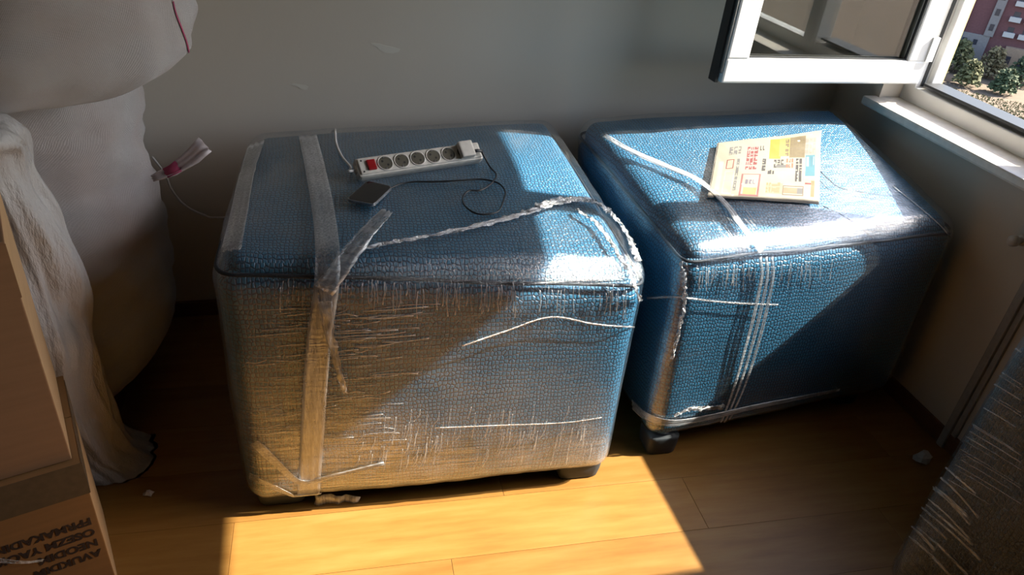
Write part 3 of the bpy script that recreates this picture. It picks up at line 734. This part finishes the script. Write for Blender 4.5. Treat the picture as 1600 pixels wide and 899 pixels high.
def text(body, size, loc, parent, M):
    cu = bpy.data.curves.new('t', 'FONT'); cu.body = body; cu.size = size; cu.extrude = .0002; cu.offset = .0012; cu.align_x = 'LEFT'
    o = bpy.data.objects.new('t', cu); COL.objects.link(o); bpy.context.view_layer.update()
    me = bpy.data.meshes.new_from_object(o.evaluated_get(bpy.context.evaluated_depsgraph_get())); bpy.data.objects.remove(o)
    me.materials.clear(); me.materials.append(MATS['ink_dark'])
    q = bpy.data.objects.new('printed_lettering', me); COL.objects.link(q)
    # upside down on the front panel
    q.matrix_world = M @ Matrix.Translation(loc) @ Matrix.Rotation(pi/2, 4, 'X') @ Matrix.Rotation(pi, 4, 'Z')
    q.parent = parent; q.matrix_parent_inverse = parent.matrix_world.inverted(); return q
for i, s_ in enumerate(('FPRMAKADIN', 'OSEZM YAOK', 'NEODIM', 'AVUKDIM')):
    text(s_, .029, (-.012, -.0009, .305-i*.034), cA, MA)
MB().box(-.52, -.175, -.0008, .0002, .262, .274).build('printed_line', 'ink_dark', cA, M=MA)
P = [(MA @ Vector((-.115-.022*k, -.004-.010*sin(k*.8), .232+.017*k)), MA.to_3x3() @ Vector((0, -1, 0))) for k in range(7)]
V, F = ribbon(P, (.007, .012), .001, 3, .0015, 70, .002); obj('tape_end', V, F, 'film_strap', cA, True)

# ------------------------------------------------------------------ sacks
def sack(name, cx, cy, prof, mat, label, seed, na=.012, lobes=None, k=72, sq=.85, wrk=.006, zf=22, fd=.022):
    """prof: list of (z, rx, ry, dx, dy) from the floor up"""
    root = empty(name, (cx, cy, prof[0][0]))
    zs = smoothpath([Vector((p[0], p[1], p[2])) for p in prof], 10); of = smoothpath([Vector((p[0], p[3], p[4])) for p in prof], 10)
    V = []; F = []; n = len(zs)
    for i, (q, o_) in enumerate(zip(zs, of)):
        for j in range(k):
            a_ = 2*pi*j/k; c_, s_ = cos(a_), sin(a_)
            p = Vector((cx+o_.y+q.y*math.copysign(abs(c_)**sq, c_), cy+o_.z+q.z*math.copysign(abs(s_)**sq, s_), q.x))
            d = Vector((c_, s_, 0))
            p += noise.noise_vector(p*3.5+Vector((seed, 0, 0)))*na
            p += d*(noise.noise(Vector((p.x*9+seed, p.y*9, p.z*zf)))*wrk + noise.noise(Vector((a_*1.3+p.z*5, p.z*4-a_*.6, seed)))*fd + noise.noise(Vector((c_*5, s_*5, p.z*1.2+seed)))*na*.9)
            p.z = max(p.z, prof[0][0]); V.append(p)
    for i in range(n-1):
        for j in range(k): F.append((i*k+j, i*k+(j+1) % k, (i+1)*k+(j+1) % k, (i+1)*k+j))
    F.append(tuple(range(k))); F.append(tuple((n-1)*k+j for j in range(k)))
    o = obj('sack_body' if mat == 'woven_sack' else 'bag_body', V, F, mat, root, True)
    return root, Surf(V, F)
lower, SL = sack('woven_sack', -.85, 2.06, [(0, .13, .18, -.06, 0), (.03, .20, .22, -.05, 0), (.12, .27, .28, -.02, 0), (.24, .325, .29, 0, 0), (.40, .350, .29, 0, 0), (.55, .350, .29, .0, 0), (.70, .340, .29, 0, 0), (.80, .338, .29, .0, 0), (.92, .342, .29, .0, 0), (.990, .335, .29, .0, 0), (1.015, .30, .28, 0, 0)],
                 'woven_sack', '', 2, .012, wrk=.014)
tag(lower, 'tall white woven sack standing on the floor beneath the other sack', 'sack', 'stuffed woven sacks')
upper, SU = sack('woven_sack', -.838, 1.99, [(1.018, .30, .28, 0, 0), (1.03, .38, .33, 0, 0), (1.08, .470, .36, .01, 0), (1.15, .490, .37, .02, 0), (1.26, .487, .36, .01, 0), (1.38, .42, .34, -.02, 0), (1.49, .34, .30, -.05, 0), (1.56, .18, .18, -.08, 0), (1.58, .05, .05, -.08, 0)],
                 'woven_sack', '', 9, .012, wrk=.009)
tag(upper, 'bulging white woven sack with a thin magenta stripe on top of the stack', 'sack', 'stuffed woven sacks')
def onto(S, root, name, pix, w, mat, seed, **kw):
    P = S.path(pix, .003, 8)
    V, F = ribbon(P, w, .001, 3, kw.get('jit', 0), seed, kw.get('fold', 0)); return obj(name, V, F, mat, root, True)
onto(SU, upper, 'stripe', [(269, 2), (274, 22), (284, 48), (292, 72), (296, 96)], .0045, 'stripe_magenta', 1)
onto(SL, lower, 'stripe', [(243, 196), (246, 208), (250, 220), (253, 236)], .0035, 'cord_black', 2)
# knotted end of the sack, sticking out to the right
kp, kn_ = SL.px(250, 262, .0)
if kp is None: kp = Vector((-.46, 1.9, .78))
e2 = at_y(322, 226, kp.y+.0)
P = []
for i in range(9):
    t = i/8; p = kp.lerp(e2, t)+Vector((0, 0, -.012*sin(t*pi))); P.append((p, Vector((-.25, -.9, .35)).normalized()))
V, F = ribbon(P, (.018, .046), .002, 6, .0015, 81, .010); obj('tied_end', V, F, 'sack_tail', lower, True)
V, F = ribbon([(p+n_*.006, n_) for p, n_ in P[2:5]], (.024, .030), .001, 4, .001, 82, .008); obj('printed_band', V, F, 'stripe_magenta', lower, True)

# thin white plastic bag slumped over the box and down to the floor
bagp = [(0, .135, .10, .010, .075), (.025, .125, .10, -.005, .07), (.10, .105, .10, -.035, .05), (.30, .105, .11, -.045, .02), (.55, .115, .11, -.045, .01), (.75, .125, .11, -.05, .0), (.88, .135, .115, -.065, 0), (.97, .145, .12, -.08, -.01), (1.01, .155, .16, -.095, -.06), (1.04, .145, .16, -.11, -.08), (1.065, .09, .09, -.12, -.08), (1.07, .03, .03, -.12, -.08)]
bag, SB = sack('plastic_bag', -.678, 1.635, bagp, 'thin_plastic', '', 15, .020, wrk=.022, sq=1.0, zf=3.0, k=110)
tag(bag, 'crumpled translucent white plastic bag slumped between the cardboard boxes and the sacks', 'bag')

# ------------------------------------------------------------------ litter on the floor
def scrap(x, y, r, label, mat, seed, h=.012):
    c = at_z(x, y, 0); rg = random.Random(seed); V = []; F = []; k = 11
    for i, (s_, z) in enumerate(((1, .0015), (.8, h*.6), (.4, h))):
        for j in range(k):
            a_ = 2*pi*j/k; rr = r*s_*(1+rg.uniform(-.25, .25)); V.append((c.x+rr*cos(a_), c.y+rr*.7*sin(a_), z+rg.uniform(0, h*.25)))
    F = [(i*k+j, i*k+(j+1) % k, (i+1)*k+(j+1) % k, (i+1)*k+j) for i in range(2) for j in range(k)]+[tuple(range(k)), tuple(2*k+j for j in range(k))]
    o = obj('paper_scrap', V, F, mat, None); tag(o, label, 'scrap'); return o
scrap(233, 773, .014, 'tiny pale scrap on the dark floor between the boxes and the ottoman', 'paper_scrap', 1)
scrap(1440, 719, .032, 'crumpled white scrap on the floor at the foot of the window wall', 'paper_scrap', 2, .03)

# ------------------------------------------------------------------ outdoors
GZ = -30.0
gr = MB().box(4, 400, -160, 320, GZ-1, GZ).build('ground', 'earth'); structure(gr, 'bare sandy ground far below the window')
dirv = ray(1540, 60); dv = Vector((dirv.x, dirv.y, 0)).normalized(); DIST = Vector(at_z(1520, 104, GZ).xy).length
right = Vector((dv.y, -dv.x, 0)); bc = dv*DIST
AM = Matrix(((right.x, dv.x, 0, bc.x), (right.y, dv.y, 0, bc.y), (0, 0, 1, GZ), (0, 0, 0, 1)))   # x right, y away, z up
bld = empty('apartment_building', None, AM)
def bp(name, mat, *bs, parent=None):
    m = MB()
    for b in bs: m.box(*b)
    return m.build(name, mat, parent or bld, M=AM)
wall_ = bp('wall', 'facade_maroon', (-16, 18, 0, 14, 0, 46))
bp('plinth', 'facade_grey', (-6.2, .6, -.35, .2, 0, 5.6))
for x in (-4.6, .2): bp('pilaster', 'facade_grey', (x-.75, x+.75, -.5, .2, 0 if x < 0 else 5.6, 46))
bp('bay', 'facade_buff', (3.6, 12.0, -1.6, .2, 0, 4.6)); bp('bay', 'facade_buff', (-13, -9.5, -.8, .2, 0, 46))
bp('roof_parapet', 'facade_grey', (-16.3, 18.3, -.3, 14.3, 46, 47))
w0 = None
def fw(x, z, y, w=.8, h=1.1, mat='far_window'):
    o = bp('window', mat, (x-w/2, x+w/2, y-.06, y+.05, z, z+h)); return o
for z in range(0, 14):
    zz = 6.6+z*2.6
    for x in (-4.6, .2): fw(x, zz, -.5, .7, 1.1)
    fw(-7.4, zz, 0)
    for x in (3.2, 5.6, 8.0):
        q = fw(x, zz, 0, 1.0, 1.1); bp('balcony', 'far_white', (x-.9, x+.9, -.7, 0, zz-.55, zz+.25))
for x in (-5.2, -3.2, -1.4): 
    for z in (1.6, 3.8): fw(x, z, -.35, .7, .9)
for x in (4.6, 6.6, 8.6, 10.6): fw(x, 1.6, -1.6, .8, 1.6)
tag(bld, 'maroon apartment block with grey pilasters seen far off through the window', 'building')
def shrub(x, dist, h, w, mat, label, seed, n=900):
    rg = random.Random(seed); base = dv*(DIST+dist)+right*x; root = empty('shrub', (base.x, base.y, GZ)); m = MB()
    for i in range(n):
        th = rg.uniform(0, 2*pi); q = rg.random()**.5; zz = rg.random()
        rr = w*.5*q*(1-.55*zz**2)*(1+.4*noise.noise(Vector((cos(th)*2+seed, sin(th)*2, zz*3))))
        c = Vector((base.x+rr*cos(th), base.y+rr*sin(th), GZ+.12*h+zz*h*.88*(1-.15*q)))
        s_ = rg.uniform(.16, .42); u = Vector((rg.gauss(0, 1), rg.gauss(0, 1), rg.gauss(0, 1))).normalized(); v_ = u.orthogonal().normalized()
        m.add([c-u*s_, c+v_*s_*.7, c+u*s_*1.3, c-v_*s_*.7], [(0, 1, 2, 3)])
    m.build('foliage', mat, root)
    MB().tube([(base.x, base.y, GZ-.05), (base.x+.1, base.y, GZ+h*.3), (base.x, base.y+.1, GZ+h*.7)], [.12, .08, .03], 6).build('stem', 'bark', root)
    tag(root, label, 'shrub', 'shrubs in front of the apartment block')
sd = [(-8.4, -7, 7.0, 5.6, 'leaf_green', 'dark green shrub closest to the window frame, seen through the window'),
      (-2.7, -8, 6.0, 5.2, 'leaf_olive', 'olive shrub second from the window frame, below the grey plinth'),
      (2.6, -7, 5.6, 5.0, 'leaf_dry', 'dry straw-coloured shrub below the middle of the apartment block'),
      (7.7, -8, 5.8, 5.0, 'leaf_green', 'green shrub in front of the buff bay of the block'),
      (-5.6, -16, 5.0, 4.6, 'leaf_dry', 'low dry bush nearest the window frame at the foot of the greenery'),
      (0, -17, 4.6, 4.2, 'leaf_olive', 'low olive bush in the middle of the front row of greenery'),
      (5.3, -17, 4.4, 4.2, 'leaf_green', 'low dark bush of the front row near the edge of the picture')]
for i, (x, d_, h, w, mt, lb) in enumerate(sd): shrub(x, d_, h, w, mt, lb, 100+i)

# dry grass on the sandy ground
rg = random.Random(77); m = MB()
for i in range(3200):
    x = rg.uniform(-14, 14); d_ = rg.uniform(-36, -20.5); b_ = dv*(DIST+d_)+right*x; h = rg.uniform(.2, .8)*(1 if d_ > -19 else .5); w = rg.uniform(.05, .12)
    t_ = Vector((rg.uniform(-.25, .25), rg.uniform(-.25, .25), h)); s_ = right*w
    b0 = Vector((b_.x, b_.y, GZ)); m.add([b0-s_, b0+s_, b0+t_], [(0, 1, 2)])
tag(m.build('dry_grass', 'leaf_olive'), 'dry straw grass on the ground before the apartment block', 'grass', kind='stuff')
